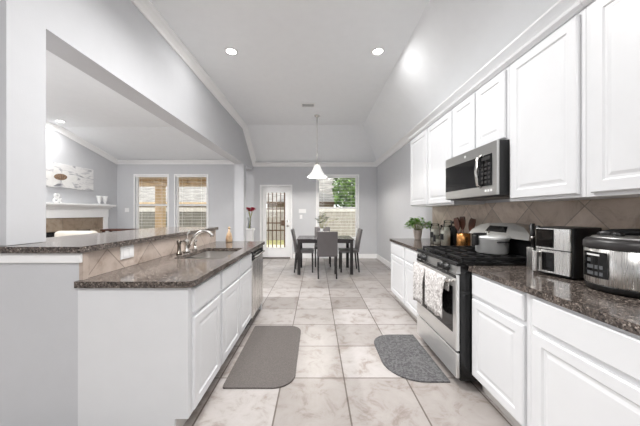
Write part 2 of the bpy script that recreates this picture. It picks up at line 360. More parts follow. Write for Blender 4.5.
# ------------------------------------------------------------------ windows, blinds, door
def window(n, x0, x1, z0, z1, casing, stool=True):
    r = sroot('window_%d' % n, ((x0+x1)/2, YB, z0)); y = YB+.05
    b = NB(); w = 0.045
    for q in ((x0, x0+w, z0, z1), (x1-w, x1, z0, z1), (x0+w, x1-w, z1-w, z1), (x0+w, x1-w, z0, z0+w)): box(b, q[0], q[1], y, y+.06, q[2], q[3])
    obj('window_frame', b, 'trim', r)
    zm = (z0+z1)/2-.01
    obj('meeting_rail', box(NB(), x0+w, x1-w, y-.01, y+.05, zm-.025, zm+.025, 0.004), 'trim', r)
    obj('pane', box(NB(), x0+w, x1-w, y+.03, y+.034, z0+w, zm-.025), 'glass', r); obj('pane', box(NB(), x0+w, x1-w, y+.04, y+.044, zm+.025, z1-w), 'glass', r)
    c = casing; b = NB(); yy = YB-.015
    box(b, x0-c, x1+c, yy, YB-.0005, z1, z1+c, .003); box(b, x0-c, x0, yy, YB-.0005, z0, z1, .003); box(b, x1, x1+c, yy, YB-.0005, z0, z1, .003)
    obj('casing', b, 'trim', r)
    obj('sill', box(NB(), x0-c-.02, x1+c+.02, YB-.05, YB+.05, z0-.03, z0, .004), 'trim', r)
    return r
window(1, *W1, WZ0, WZ1, .035); window(2, *W2, WZ0, WZ1, .035); window(3, KX0, KX1, KZ0, KZ1, .045)
r = sroot('window_4', (XL, 3.0, .2)); b = NB()
for q in ((1.75, 1.82, .2, 2.75), (4.18, 4.25, .2, 2.75), (2.965, 3.035, .27, 2.68), (1.82, 4.18, .2, .27), (1.82, 4.18, 2.68, 2.75)): box(b, XL-.09, XL-.02, *q)
obj('window_frame', b, 'trim', r)
for q in ((1.82, 2.965), (3.035, 4.18)): obj('pane', box(NB(), XL-.06, XL-.055, *q, .27, 2.68), 'glass', r)
def blind(x0, x1, z0, z1, label, step=0.09):
    r = thing('window_blind', label, 'blind', ((x0+x1)/2, YB+.03, z0), 'white slatted window blinds')
    obj('head_rail', box(NB(), x0+.005, x1-.005, YB+.005, YB+.045, z1-.05, z1-.001, .004), 'white', r)
    b = NB(); z = z1-.10
    while z > z0+.04:
        box(b, x0+.012, x1-.012, YB+.006, YB+.042, z, z+.0035); z -= step
    for x in (x0+.18, x1-.18): box(b, x-.002, x+.002, YB+.022, YB+.026, z0+.02, z1-.04)
    s = obj('slats', b, 'white', r)
    obj('bottom_rail', box(NB(), x0+.012, x1-.012, YB+.008, YB+.04, z0+.004, z0+.024, .003), 'white', r)
blind(*W1, WZ0, WZ1, 'open white slatted blind in the left living room window nearest the fireplace')
blind(*W2, WZ0, WZ1, 'open white slatted blind in the right living room window facing the pale roof')
blind(KX0, KX1, KZ0, KZ1, 'open white slatted blind in the window behind the dining table')
d = sroot('door_1', ((DX0+DX1)/2, YB, 0)); y = YB+.03
b = NB(); c = .055
box(b, DX0-c, DX0, YB-.018, YB-.0005, 0, DZ+c, .004); box(b, DX1, DX1+c, YB-.018, YB-.0005, 0, DZ+c, .004); box(b, DX0, DX1, YB-.018, YB-.0005, DZ, DZ+c, .004)
obj('door_casing', b, 'trim', d)
gx0, gx1, gz0, gz1 = -1.435, -0.875, 0.30, 1.90
b = poly(NB(), rect(DX0+.01, DX1-.01, .03, DZ-.005), [rect(gx0, gx1, gz0, gz1)], y, y+.045, 'XZ'); obj('door_leaf', b, 'trim', d)
b = poly(NB(), rect(gx0-.025, gx1+.025, gz0-.025, gz1+.025), [rect(gx0+.01, gx1-.01, gz0+.01, gz1-.01)], y-.012, y, 'XZ'); obj('glazing_bead', b, 'trim', d)
obj('pane', box(NB(), gx0, gx1, y+.02, y+.025, gz0, gz1), 'glass', d)
obj('threshold', box(NB(), DX0, DX1, YB-.04, YB+.1, 0, .028, .004), 'thresh', d)
for z, nm in ((1.075, 'deadbolt'), (0.93, 'door_knob')):
    b = NB(); lathe(b, [(.03, 0), (.03, .01), (.012, .014), (.012, .035), (.027, .042), (.03, .055), (.022, .07), (0, .072)] if nm == 'door_knob' else [(.03, 0), (.03, .014), (.02, .02), (0, .021)],
                    mat4=Matrix.Translation((DX1-.075, y, z)) @ Matrix.Rotation(PI/2, 4, 'X')); obj(nm, b, 'chrome', d, label='satin nickel '+nm.replace('_', ' '))
# switch plates
def plate(name, label, cx, cz, w, h, n, kind):
    r = thing(name, label, 'switch' if kind == 's' else 'outlet', (cx, YB, cz))
    obj('cover_plate', box(NB(), cx-w/2, cx+w/2, YB-.007, YB-.0008, cz-h/2, cz+h/2, .002), 'white', r)
    for i in range(n):
        x = cx+(i-(n-1)/2)*.046; obj('rocker' if kind == 's' else 'socket', box(NB(), x-.016, x+.016, YB-.010, YB-.006, cz-.033, cz+.033, .001), 'white', r)
plate('light_switch', 'wide white multi-gang light switch plate on the back wall beside the door', -0.39, 1.355, .21, .115, 4, 's')
plate('light_switch', 'small white switch plate just below the wider one, beside the back door', -0.43, 1.19, .075, .115, 1, 's')
plate('light_switch', 'white switch plate on the living room wall between the corner and the window', -5.42, 1.385, .12, .115, 2, 's')

# ------------------------------------------------------------------ outside
struct('ground', box(NB(), -30, 22, YB+.12, 40, -.2, -.03), 'grass')
single('patio_slab', box(NB(), -8, 0.0, YB+.13, 10.6, -.03, .0), 'patio', (-4, 9, 0), 'pale concrete patio slab outside the back door', 'patio')
r = thing('patio_cover', 'tan timber patio cover seen at the top of the living room windows', 'patio roof', (-4.2, 9, 2.4))
obj('roof_deck', box(NB(), -8.2, -2.2, YB+.14, 10.7, 2.62, 2.68), 'tan', r)
obj('beam', box(NB(), -8.2, -2.2, 10.35, 10.55, 2.38, 2.62), 'tan', r)
for i in range(9):
    obj('joist', box(NB(), -8.0+i*.7, -7.95+i*.7, YB+.15, 10.35, 2.47, 2.62), 'tan', r)
for x, l in ((-6.30, 'tan timber patio post seen through the left living room window'),):
    r = thing('patio_post', l, 'post', (x, 10.45, 0))
    obj('shaft', box(NB(), x-.14, x+.14, 10.31, 10.59, .12, 2.38, .01), 'tan', r); obj('base', box(NB(), x-.19, x+.19, 10.26, 10.64, 0, .12, .01), 'tan', r)
r = thing('security_gate', 'brown iron bar security gate outside the back door', 'gate', (-1.18, 7.75, 0))
b = NB()
for x in (-1.66, -0.94): box(b, x-.02, x+.02, 7.73, 7.77, 0, 2.1)
box(b, -1.66, -0.94, 7.73, 7.77, 2.06, 2.1); box(b, -1.66, -0.94, 7.73, 7.77, .05, .10); obj('gate_frame', b, 'gate', r)
for i in range(5): obj('bar', cyl(NB(), (-1.55+i*.122, 7.75, .08), (-1.55+i*.122, 7.75, 2.08), .013, 8), 'gate', r)
for z in (.78, 1.0, 1.42): obj('rail', box(NB(), -1.66, -.94, 7.735, 7.765, z-.018, z+.018), 'gate', r)
obj('lock_box', box(NB(), -1.04, -.95, 7.72, 7.78, .92, 1.08, .005), 'gate', r)
# neighbour house
def house(nm, x0, x1, y0, y1, ze, zr, wall, label, hip, eave):
    r = thing(nm, label, 'house', ((x0+x1)/2, y0, 0), 'neighbouring houses')
    obj('wall', box(NB(), x0+.4, x1-.4, y0+.4, y1-.4, -.1, ze+.05), wall, r)
    b = NB(); ym = (y0+y1)/2
    e = [b.verts.new(p) for p in ((x0, y0, ze), (x1, y0, ze), (x1, y1, ze), (x0, y1, ze))]
    t = [b.verts.new(p) for p in ((x0+hip, ym, zr), (x1-hip, ym, zr))]
    for f in ((e[0], e[1], t[1], t[0]), (e[1], e[2], t[1]), (e[2], e[3], t[0], t[1]), (e[3], e[0], t[0]), (e[3], e[2], e[1], e[0])): b.faces.new(f)
    bmesh.ops.recalc_face_normals(b, faces=b.faces[:]); obj('roof', b, 'roof', r)
    obj('fascia', box(NB(), x0, x1, y0-.04, y0+.02, ze-.12, ze+.02), eave, r)
    for x in ((x0+x1)/2-.9, (x0+x1)/2+.9):
        w = obj('window', box(NB(), x-.5, x+.5, y0+.34, y0+.41, .9, 1.6), 'trim', r); obj('pane', box(NB(), x-.43, x+.43, y0+.32, y0+.35, .97, 1.53), 'bglass', w)
    return r
house('neighbour_house', -14.5, -4.6, 16.2, 24, 1.95, 6.5, 'brownwall', 'neighbour house with pale shingle roof seen through the right living room window', 3.4, 'tan')
house('neighbour_house', -3.4, 1.5, 15.4, 22, 1.95, 6.2, 'brownwall', 'neighbour house with pale shingle roof seen through the dining window', 0.9, 'bark')
def fence(x0, x1, y, m, label):
    r = thing('fence', label, 'fence', ((x0+x1)/2, y, 0), 'garden fences')
    b = NB(); x = x0
    while x < x1-.1: box(b, x, x+.148, y+(int(x*100)%2)*.004, y+.02, -.05, 1.40); x += .15
    obj('boards', b, m, r)
    for z in (.3, 1.2): obj('rail', box(NB(), x0, x1, y+.02, y+.06, z, z+.09), m, r)
    obj('sunlit_top_band', box(NB(), x0, x1, y-.03, y+.06, 1.36, 1.56), 'fencesun', r)  # added band, painted pale as the sunlit top of the fence
fence(-2.9, 4.5, 12.6, 'fence', 'pale weathered board fence outside the dining window')
fence(-11, -3.2, 12.4, 'fenceshade', 'board fence in painted shade with painted sunlit top outside the living room windows')
r = thing('tree', 'leafy green tree at the right of the dining window', 'tree', (2.05, 14.2, 0))
obj('trunk', tube(NB(), [(2.05, 14.2, -.05), (2.1, 14.2, 1.2), (2.0, 14.25, 2.4)], [.16, .12, .07]), 'bark', r)
b = NB()
for i in range(2600):
    u = Vector((random.gauss(0, 1), random.gauss(0, 1), random.gauss(0, 1))).normalized()*random.random()**.4
    p = Vector((2.05+u.x*1.15, 14.2+u.y*1.0, 2.65+u.z*1.95)); s = random.uniform(.09, .18)
    a = Vector((random.uniform(-1, 1), random.uniform(-1, 1), random.uniform(-1, 1))).normalized(); c_ = a.orthogonal().normalized()
    b.faces.new([b.verts.new(p+q) for q in (a*s, c_*s*.5, -a*s, -c_*s*.5)])
obj('crown', b, 'tree', r)

# ------------------------------------------------------------------ cabinets
def panel_door(bm, axis_x, sgn, y0, y1, z0, z1, th=.02, fr=.055, rec=.007):
    """framed door whose back lies at x = axis_x and whose face looks towards sgn*X"""
    t = bmesh.new(); xf = axis_x+sgn*th
    A = [t.verts.new((axis_x, y, z)) for y, z in ((y0, z0), (y1, z0), (y1, z1), (y0, z1))]
    def ring(x, i): return [t.verts.new((x, y, z)) for y, z in ((y0+i, z0+i), (y1-i, z0+i), (y1-i, z1-i), (y0+i, z1-i))]
    rs = [A, ring(xf-sgn*.006, 0), ring(xf, .006)]
    if fr: rs += [ring(xf, fr), ring(xf-sgn*rec, fr+.008), ring(xf-sgn*rec, fr+.020), ring(xf-sgn*rec*.35, fr+.036)]
    for p, q in zip(rs, rs[1:]):
        for i in range(4): t.faces.new((p[i], p[(i+1) % 4], q[(i+1) % 4], q[i]))
    t.faces.new(rs[-1]); t.faces.new(A[::-1]); bmesh.ops.recalc_face_normals(t, faces=t.faces[:]); merge(bm, t); return bm
def base_cabinet(label, sgn, xf, xb, y0, y1, doors, drawers=None, group=None, kick=True):
    """xf face plane, xb back; fronts look towards sgn*X; doors = list of (y0, y1)"""
    r = thing('base_cabinet', label, 'cabinet', ((xf+xb)/2, (y0+y1)/2, 0), group)
    b = NB(); box(b, xf, xb, y0, y1, .115, .872); obj('carcass', b, 'cab', r)
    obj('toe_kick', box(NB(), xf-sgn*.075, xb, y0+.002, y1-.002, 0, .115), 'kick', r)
    for a, c in doors: obj('door', panel_door(NB(), xf, sgn, a, c, .135, .685), 'cab', r)
    for a, c in (drawers or doors): obj('drawer', panel_door(NB(), xf, sgn, a, c, .712, .855, fr=0), 'cab', r)
    return r
gB = 'white base cabinets'
XPF = -0.735                                       # face plane of the peninsula cabinets
r = base_cabinet('white base cabinet at the near end of the peninsula', 1, XPF, -1.37, 1.50, 1.96, [(1.525, 1.935)], group=gB)
b = NB(); box(b, -1.37, XPF-.078, 1.484, 1.4995, 0, .872); box(b, XPF-.078, XPF, 1.484, 1.4995, .115, .872); obj('end_panel', b, 'cab', r)
# sink base: open top so that the bowls hang inside
r = thing('base_cabinet', 'white double-door sink cabinet in the peninsula, beside the dishwasher', 'cabinet', (-1.05, 2.385, 0), gB)
b = NB(); box(b, XPF-.02, XPF, 1.96, 2.895, .115, .872); box(b, -1.37, XPF-.02, 1.96, 1.975, .115, .872); box(b, -1.37, XPF-.02, 2.878, 2.895, .115, .872); box(b, -1.37, XPF-.02, 1.975, 2.878, .115, .135)
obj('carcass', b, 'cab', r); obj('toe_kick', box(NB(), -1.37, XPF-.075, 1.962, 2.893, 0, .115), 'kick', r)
for a, c in ((1.985, 2.415), (2.44, 2.87)):
    obj('door', panel_door(NB(), XPF, 1, a, c, .135, .685), 'cab', r); obj('drawer', panel_door(NB(), XPF, 1, a, c, .712, .855, fr=0), 'cab', r)
XRF = 1.145
base_cabinet('white base cabinet right of the range, beneath the air fryer', -1, XRF, 1.743, 1.375, 1.893, [(1.405, 1.865)], group=gB)
base_cabinet('white base cabinet nearest the camera, beneath the pressure cooker', -1, XRF, 1.743, 0.66, 1.373, [(0.69, 1.345)], [(0.69, 1.345)], group=gB)
base_cabinet('white base cabinet left of the range, at the far end of the counter', -1, XRF, 1.743, 2.665, 3.92, [(2.70, 3.27), (3.31, 3.885)], group=gB)
gU = 'white wall cabinets'; XUF = 1.425
def upper(label, y0, y1, z0, z1, doors, top=.045):
    r = thing('wall_cabinet', label, 'cabinet', ((XUF+XR)/2, (y0+y1)/2, z0), gU)
    obj('carcass', box(NB(), XUF, XR-.012, y0, y1, z0, z1), 'cab', r)
    for a, c in doors: obj('door', panel_door(NB(), XUF, -1, a, c, z0+.018, z1-.03, fr=.058), 'cab', r)
    b = NB(); sweep(b, [(0, 0), (.012, 0), (.03, .02), (.034, .04), (0, .04)], (XUF, y0, z1-.012), (XUF, y1, z1-.012), (-1, 0, 0), (0, 0, 1)); obj('top_moulding', b, 'cab', r)
ZU = 2.40
upper('white wall cabinet at the far end of the row, left of the microwave', 2.665, 3.87, 1.39, ZU, [(2.69, 3.25), (3.285, 3.845)])
upper('short white wall cabinet above the microwave', 1.90, 2.663, 1.845, ZU, [(1.925, 2.27), (2.295, 2.64)])
upper('tall white wall cabinet right of the microwave', 1.362, 1.898, 1.385, ZU, [(1.39, 1.87)])
upper('white wall cabinet nearest the camera above the pressure cooker', 0.62, 1.36, 1.385, ZU, [(0.65, 1.325)])

# countertops
SXa, SXb, SYa, SYb = -1.225, -0.805, 2.19, 2.868   # sink cut-out
b = poly(NB(), rrect(-1.372, -0.70, 1.462, 3.55, (0, .05, .02, 0)), [rrect(SXa, SXb, SYa, SYb, (.05,)*4)], .874, .911)
single('countertop', b, 'granite', (-1.03, 2.5, .874), 'speckled brown granite counter of the peninsula around the sink', 'countertop', 'granite worktops')
b = poly(NB(), rrect(-2.10, -1.335, 1.462, 3.58, (0, .02, .06, .06)), [], 1.072, 1.108); 
single('bar_top', b, 'granite', (-1.7, 2.5, 1.072), 'raised granite breakfast bar top along the left of the sink', 'countertop', 'granite worktops')
single('countertop', poly(NB(), rrect(1.12, XR-.011, 0.64, 1.897, (0, 0, 0, 0)), [], .874, .911), 'granite', (1.43, 1.2, .874), 'speckled granite counter right of the range under the air fryer', 'countertop', 'granite worktops')
single('countertop', poly(NB(), rrect(1.12, XR-.011, 2.662, 3.95, (0, 0, 0, .02)), [], .874, .911), 'granite', (1.43, 3.3, .874), 'speckled granite counter left of the range under the potted plant', 'countertop', 'granite worktops')

# sink, faucet, soap dispenser, outlet
r = thing('sink', 'stainless double-bowl sink set into the peninsula counter', 'sink', (-1.015, 2.53, .70))
def bowl(x0, x1, y0, y1, zt, zb):
    t = NB(); O = rrect(x0, x1, y0, y1, (.05,)*4); I = rrect(x0+.02, x1-.02, y0+.02, y1-.02, (.05,)*4); n = len(O)
    R = [[t.verts.new((x, y, zt)) for x, y in O], [t.verts.new((x, y, zb+.03)) for x, y in O], [t.verts.new((x, y, zb)) for x, y in I]]
    for a, c in zip(R, R[1:]):
        for i in range(n): f = t.faces.new((a[i], a[(i+1) % n], c[(i+1) % n], c[i])); f.smooth = True
    t.faces.new(R[-1]); bmesh.ops.recalc_face_normals(t, faces=t.faces[:]); bmesh.ops.reverse_faces(t, faces=t.faces[:]); return t
for a, c in ((SYa+.002, 2.455), (2.487, SYb-.002)):
    w = obj('bowl', bowl(SXa+.002, SXb-.002, a, c, .873, .70), 'sinksteel', r)
    obj('drain', lathe(NB(), [(.04, .701), (.04, .704), (.03, .705), (.01, .703)], -1.015, (a+c)/2), 'chrome', w)
obj('divider', box(NB(), SXa+.002, SXb-.002, 2.456, 2.486, .80, .862, .008), 'steelv', r)
r = thing('faucet', 'brushed nickel single-lever faucet arching over the sink', 'faucet', (-1.275, 2.56, .911))
fx, fy = -1.285, 2.56
obj('base', lathe(NB(), [(.032, .9112), (.032, .925), (.024, .935), (.022, 1.0), (.026, 1.01), (.024, 1.03), (.012, 1.04), (0, 1.041)], fx, fy), 'chrome', r)
obj('spout', tube(NB(), [(fx+.01, fy, .955), (fx+.05, fy, 1.02), (fx+.085, fy, 1.075), (fx+.13, fy, 1.11), (fx+.18, fy, 1.122), (fx+.225, fy, 1.11), (fx+.25, fy, 1.082), (fx+.255, fy, 1.065)], [.017, .017, .0155, .0145, .014, .014, .016, .017], 12), 'chrome', r)
obj('lever', tube(NB(), [(fx, fy, 1.035), (fx+.005, fy, 1.08), (fx+.03, fy, 1.13)], [.010, .008, .006], 10), 'chrome', r)
r = thing('side_sprayer', 'short nickel side sprayer standing right of the faucet', 'sprayer', (-1.27, 2.70, .911))
obj('base', lathe(NB(), [(.024, .9112), (.024, .93), (.016, .94), (.016, .955)], -1.27, 2.70), 'chrome', r); obj('handle', tube(NB(), [(-1.27, 2.70, .955), (-1.268, 2.70, 1.0), (-1.25, 2.70, 1.02)], [.014, .016, .012]), 'chrome', r)
r = thing('soap_dispenser', 'dark nickel soap dispenser standing left of the faucet', 'soap dispenser', (-1.29, 2.43, .911))
obj('body', lathe(NB(), [(.026, .9112), (.026, .922), (.017, .932), (.015, 1.0), (.02, 1.01), (.02, 1.035), (.008, 1.045), (0, 1.046)], -1.29, 2.43), 'dnickel', r)
obj('nozzle', tube(NB(), [(-1.29, 2.43, 1.03), (-1.25, 2.43, 1.04), (-1.225, 2.43, 1.025)], [.009, .008, .007]), 'dnickel', r)
r = thing('outlet', 'white double outlet plate in the tile below the bar top', 'outlet', (-1.36, 1.85, 1.018))
obj('cover_plate', box(NB(), -1.3598, -1.353, 1.79, 1.918, .975, 1.065, .002), 'white', r)
for yy in (1.825, 1.883): obj('socket', box(NB(), -1.354, -1.350, yy-.017, yy+.017, .988, 1.052, .001), 'white', r)

# dishwasher
r = thing('dishwasher', 'stainless dishwasher at the far end of the peninsula', 'dishwasher', (-1.03, 3.17, 0))
obj('body', box(NB(), -1.36, -.745, 2.897, 3.478, .10, .868), 'dgrey', r); obj('door', box(NB(), -.744, -.715, 2.90, 3.476, .115, .755, .006), 'steelv', r)
obj('control_panel', box(NB(), -.744, -.712, 2.90, 3.476, .762, .866, .006), 'bglass', r)
b = NB(); tube(b, [(-.713, 2.95, .80), (-.685, 2.96, .80), (-.685, 3.41, .80), (-.713, 3.42, .80)], .010); obj('handle', b, 'chrome', r)
obj('kick_plate', box(NB(), -.80, -.79, 2.90, 3.476, 0, .115), 'black', r)
single('end_panel', box(NB(), -1.368, -.735, 3.48, 3.515, 0, .872), 'cab', (-1.05, 3.5, 0), 'white panel closing the far end of the peninsula behind the dishwasher', 'cabinet panel')

# ------------------------------------------------------------------ range
RY0, RY1 = 1.905, 2.653
r = thing('range', 'stainless and black gas range between the right-hand counters', 'stove', (1.38, 2.28, 0))
obj('body', box(NB(), 1.066, 1.735, RY0, RY1, .06, .905), 'black', r)
obj('cooktop', box(NB(), 1.036, 1.735, RY0-.004, RY1+.004, .905, .935, .006), 'black', r)
b = poly(NB(), [(1.034, .848), (1.066, .848), (1.066, .904), (1.046, .904)], [], RY0, RY1, 'XY')
for v in b.verts: v.co = Vector((v.co.x, v.co.z, v.co.y))
bmesh.ops.recalc_face_normals(b, faces=b.faces[:]); obj('control_panel', b, 'steel', r)
for yy in (2.03, 2.115, 2.445, 2.53):
    k = lathe(NB(), [(.030, 0), (.030, .008), (.024, .012), (.022, .034), (.018, .038), (0, .039)], mat4=Matrix.Translation((1.04, yy, .876)) @ Matrix.Rotation(-PI/2, 4, 'Y') @ Matrix.Rotation(PI, 4, 'X') if False else Matrix.Translation((1.04, yy, .876)) @ Matrix.Rotation(-PI/2, 4, 'Y'))
    box(k, .995, 1.012, yy-.005, yy+.005, .855, .897, .002); obj('knob', k, 'bplastic', r)
dr = obj('oven_door', box(NB(), 1.036, 1.064, RY0+.002, RY1-.002, .275, .84, .006), 'steeldoor', r)
obj('oven_window', box(NB(), 1.0335, 1.037, RY0+.05, RY1-.05, .40, .745, .001), 'bglass', dr)
obj('door_top_band', box(NB(), 1.0335, 1.037, RY0+.004, RY1-.004, .815, .838, .001), 'black', dr)
b = NB(); cyl(b, (1.0, RY0+.03, .79), (1.0, RY1-.03, .79), .013, 14)
for yy in (RY0+.045, RY1-.045): cyl(b, (1.0, yy, .79), (1.037, yy, .79), .011, 10)
obj('handle', b, 'chrome', dr)
obj('storage_drawer', box(NB(), 1.036, 1.064, RY0+.002, RY1-.002, .075, .262, .006), 'steeldoor', r)
for i, (a, c) in enumerate(((RY0+.02, RY0+.25), (RY0+.26, RY1-.26), (RY1-.25, RY1-.02))):
    b = NB(); z0, z1 = .951, .966
    for x in (1.09, 1.575): box(b, x, x+.014, a, c, z0, z1)
    for yy in (a, c-.014): box(b, 1.09, 1.589, yy, yy+.014, z0, z1)
    m_ = (a+c)/2
    for x in (1.21, 1.335, 1.46): box(b, x-.006, x+.006, a, c, z0, z1)
    box(b, 1.09, 1.589, m_-.006, m_+.006, z0, z1)
    for x in (1.09, 1.575):
        for yy in (a, c-.014): box(b, x, x+.014, yy, yy+.014, .9355, z0)
    obj('grate', b, 'iron', r)
for x in (1.21, 1.46):
    for yy in (2.04, 2.51): obj('burner', lathe(NB(), [(.05, .9355), (.05, .942), (.035, .944), (.033, .950), (0, .9505)], x, yy), 'iron', r)
# backguard: sloped stainless crest with tapered ends on a black riser
obj('riser', box(NB(), 1.60, 1.735, RY0, RY1, .935, 1.10), 'black', r)
b = NB(); F = []; Bk = []
outline = [(RY0, 1.095), (RY1, 1.095), (RY1-.02, 1.135), (RY1-.10, 1.185), (RY1-.20, 1.205), (2.28, 1.212), (RY0+.20, 1.205), (RY0+.10, 1.185), (RY0+.02, 1.135)]
F = [b.verts.new((1.57+(z-1.095)*.55, yy, z)) for yy, z in outline]; Bk = [b.verts.new((1.737, yy, z)) for yy, z in outline]
n = len(F); b.faces.new(F); b.faces.new(Bk[::-1])
for i in range(n): b.faces.new((F[i], F[(i+1) % n], Bk[(i+1) % n], Bk[i]))
bmesh.ops.recalc_face_normals(b, faces=b.faces[:]); g = obj('backguard', b, 'steel', r)
b = NB(); Q = [(2.16, 1.135), (2.42, 1.135), (2.40, 1.185), (2.18, 1.185)]
A = [b.verts.new((1.57+(z-1.095)*.55-.003, yy, z)) for yy, z in Q]; B_ = [b.verts.new((1.60+(z-1.095)*.55, yy, z)) for yy, z in Q]
b.faces.new(A); b.faces.new(B_[::-1])
for i in range(4): b.faces.new((A[i], A[(i+1) % 4], B_[(i+1) % 4], B_[i]))
bmesh.ops.recalc_face_normals(b, faces=b.faces[:]); obj('display', b, 'bglass', g)

# towels on the oven handle
def towel(y0, y1, zf, zb, label, ph):
    t = NB(); nu, path = 26, []
    r0 = .0165
    for i in range(9): path.append((1.0-r0, zf+(0.79-zf)*i/8))
    for i in range(1, 6): a = PI-i/6*PI; path.append((1.0+r0*math.cos(a), .79+r0*math.sin(a)))
    for i in range(5): path.append((1.0+r0, .79-(0.79-zb)*i/4))
    rows = []
    for j, (x, z) in enumerate(path):
        row = []
        for i in range(nu+1):
            u = i/nu; dz = max(0, .79-z); amp = min(1, dz/.12) if j < 9 else 0
            xx = x-amp*(.009+.008*math.sin(u*17+ph)+.004*math.sin(u*31+ph*2)); yy = y0+(y1-y0)*u+amp*.008*math.sin(u*9+ph)+(u-.5)*amp*-.02
            row.append(t.verts.new((xx, yy, z+(.008*math.sin(u*5+ph) if j == 0 else 0))))
        rows.append(row)
    for a, c in zip(rows, rows[1:]):
        for i in range(nu): f = t.faces.new((a[i], a[i+1], c[i+1], c[i])); f.smooth = True
    o = single('dish_towel', t, 'towel', (.98, (y0+y1)/2, zf), label, 'towel', 'grey patterned towels on the oven handle')
    md = o.modifiers.new('thickness', 'SOLIDIFY'); md.thickness = .005; md.offset = 0
towel(2.335, 2.60, .45, .66, 'left grey and white patterned towel hanging on the oven handle', .4)
towel(1.975, 2.325, .48, .70, 'right grey and white patterned towel hanging on the oven handle', 2.1)

# microwave
r = thing('microwave', 'stainless over-the-range microwave with black glass door', 'microwave', (1.55, 2.28, 1.43)); MX = 1.335
obj('body', box(NB(), MX+.02, 1.74, 1.903, 2.66, 1.432, 1.842), 'bplastic', r)
obj('front_frame', box(NB(), MX, MX+.0195, 1.903, 2.66, 1.436, 1.842, .003), 'steel', r)
obj('door_glass', box(NB(), MX-.003, MX+.003, 2.125, 2.652, 1.512, 1.757, .002), 'bglass', r)
k = obj('keypad', box(NB(), MX-.003, MX+.003, 1.955, 2.118, 1.512, 1.757, .002), 'bglass', r)
for i in range(5):
    for j in range(3): obj('key', box(NB(), MX-.004, MX-.002, 1.972+j*.042, 1.998+j*.042, 1.535+i*.034, 1.553+i*.034), 'dgrey', k)
obj('clock_display', box(NB(), MX-.004, MX-.002, 1.975, 2.08, 1.715, 1.742), 'dgrey', k)
obj('handle', tube(NB(), [(MX-.002, 2.085, 1.505), (MX-.03, 2.085, 1.525), (MX-.042, 2.085, 1.63), (MX-.03, 2.085, 1.74), (MX-.002, 2.085, 1.765)], [.010, .012, .013, .012, .010], 12), 'chrome', r)
obj('emblem', lathe(NB(), [(.012, 0), (.012, .002), (.009, .003), (0, .003)], mat4=Matrix.Translation((MX, 2.31, 1.80)) @ Matrix.Rotation(-PI/2, 4, 'Y')), 'white', r)
for i in range(3): obj('sticker', box(NB(), MX-.0012, MX+.0005, 1.955+i*.032, 1.977+i*.032, 1.466, 1.484), 'white', r)
obj('vent_grille', box(NB(), MX+.03, 1.70, 1.95, 2.61, 1.424, 1.4318), 'dgrey', r)

# ------------------------------------------------------------------ things on the right counter
zc = .9115
def rot_about(r, ang): r.rotation_euler = (0, 0, ang)
# air fryer, front looks towards -X
fr = thing('air_fryer', 'black and stainless air fryer with dark touch panel', 'air fryer', (1.58, 1.615, zc)); cx, cy = fr.location.x, fr.location.y
b = poly(NB(), rrect(cx-.125, cx+.135, cy-.102, cy+.102, (.03, .04, .04, .03)), [], zc+.008, zc+.30); obj('housing', b, 'bplastic', fr)
b = poly(NB(), rrect(cx-.138, cx-.124, cy-.095, cy+.095, (.006,)*4), [], zc+.165, zc+.292); s = obj('upper_fascia', b, 'steelv', fr)
obj('touch_panel', box(NB(), cx-.144, cx-.137, cy-.01, cy+.088, zc+.175, zc+.288, .003), 'bglass', s)
b = poly(NB(), rrect(cx-.138, cx-.124, cy-.095, cy+.095, (.006,)*4), [], zc+.02, zc+.158); s = obj('basket_front', b, 'steelv', fr)
obj('basket_window', box(NB(), cx-.142, cx-.137, cy-.012, cy+.056, zc+.03, zc+.145, .003), 'bglass', s)
b = NB(); box(b, cx-.185, cx-.160, cy+.055, cy+.085, zc+.02, zc+.15, .006); box(b, cx-.165, cx-.137, cy+.06, cy+.08, zc+.11, zc+.145, .004); obj('handle', b, 'steelv', s)
rot_about(fr, .24)
# knife block
kb = thing('knife_block', 'small steel knife block with black handles beside the air fryer', 'knife block', (1.535, 1.80, zc)); cx, cy = kb.location.x, kb.location.y
obj('block', box(NB(), cx-.045, cx+.045, cy-.03, cy+.03, zc, zc+.15, .006), 'steelv', kb)
for dx, dy, h in ((-.028, -.012, .155), (-.006, .010, .165), (.018, -.008, .15)):
    t_ = (cx+dx-.012, cy+dy, zc+.15+h); h_ = obj('knife_handle', tube(NB(), [(cx+dx, cy+dy, zc+.145), t_], [.012, .014], 10), 'bplastic', kb)
    obj('bolster', tube(NB(), [(cx+dx-.005, cy+dy, zc+.145+h*.42), (cx+dx-.006, cy+dy, zc+.145+h*.52)], .0142, 10), 'chrome', h_)
# pressure cooker
pc = thing('pressure_cooker', 'round stainless pressure cooker with black lid and keypad', 'pressure cooker', (1.56, 1.275, zc)); cx, cy = pc.location.x, pc.location.y; R = .165
obj('base_ring', lathe(NB(), [(R-.03, zc), (R-.008, zc+.006), (R-.002, zc+.03), (R-.002, zc+.034)], cx, cy, 48), 'bplastic', pc)
obj('body', lathe(NB(), [(R-.003, zc+.0345), (R, zc+.04), (R, zc+.207), (R-.003, zc+.210)], cx, cy, 48), 'steelv', pc)
obj('rim', lathe(NB(), [(R, zc+.2105), (R+.004, zc+.216), (R+.004, zc+.245), (R-.006, zc+.258), (R-.02, zc+.262)], cx, cy, 48), 'dgrey', pc)
l = obj('lid', lathe(NB(), [(R-.022, zc+.262), (R-.03, zc+.270), (R-.06, zc+.276), (0, zc+.278)], cx, cy, 40), 'steel', pc)
b = NB(); tube(b, [(cx-.10, cy+.05, zc+.272), (cx-.05, cy+.035, zc+.290), (cx+.03, cy, zc+.294), (cx+.10, cy-.03, zc+.278)], [.022, .018, .018, .022], 10); obj('lid_handle', b, 'bplastic', l)
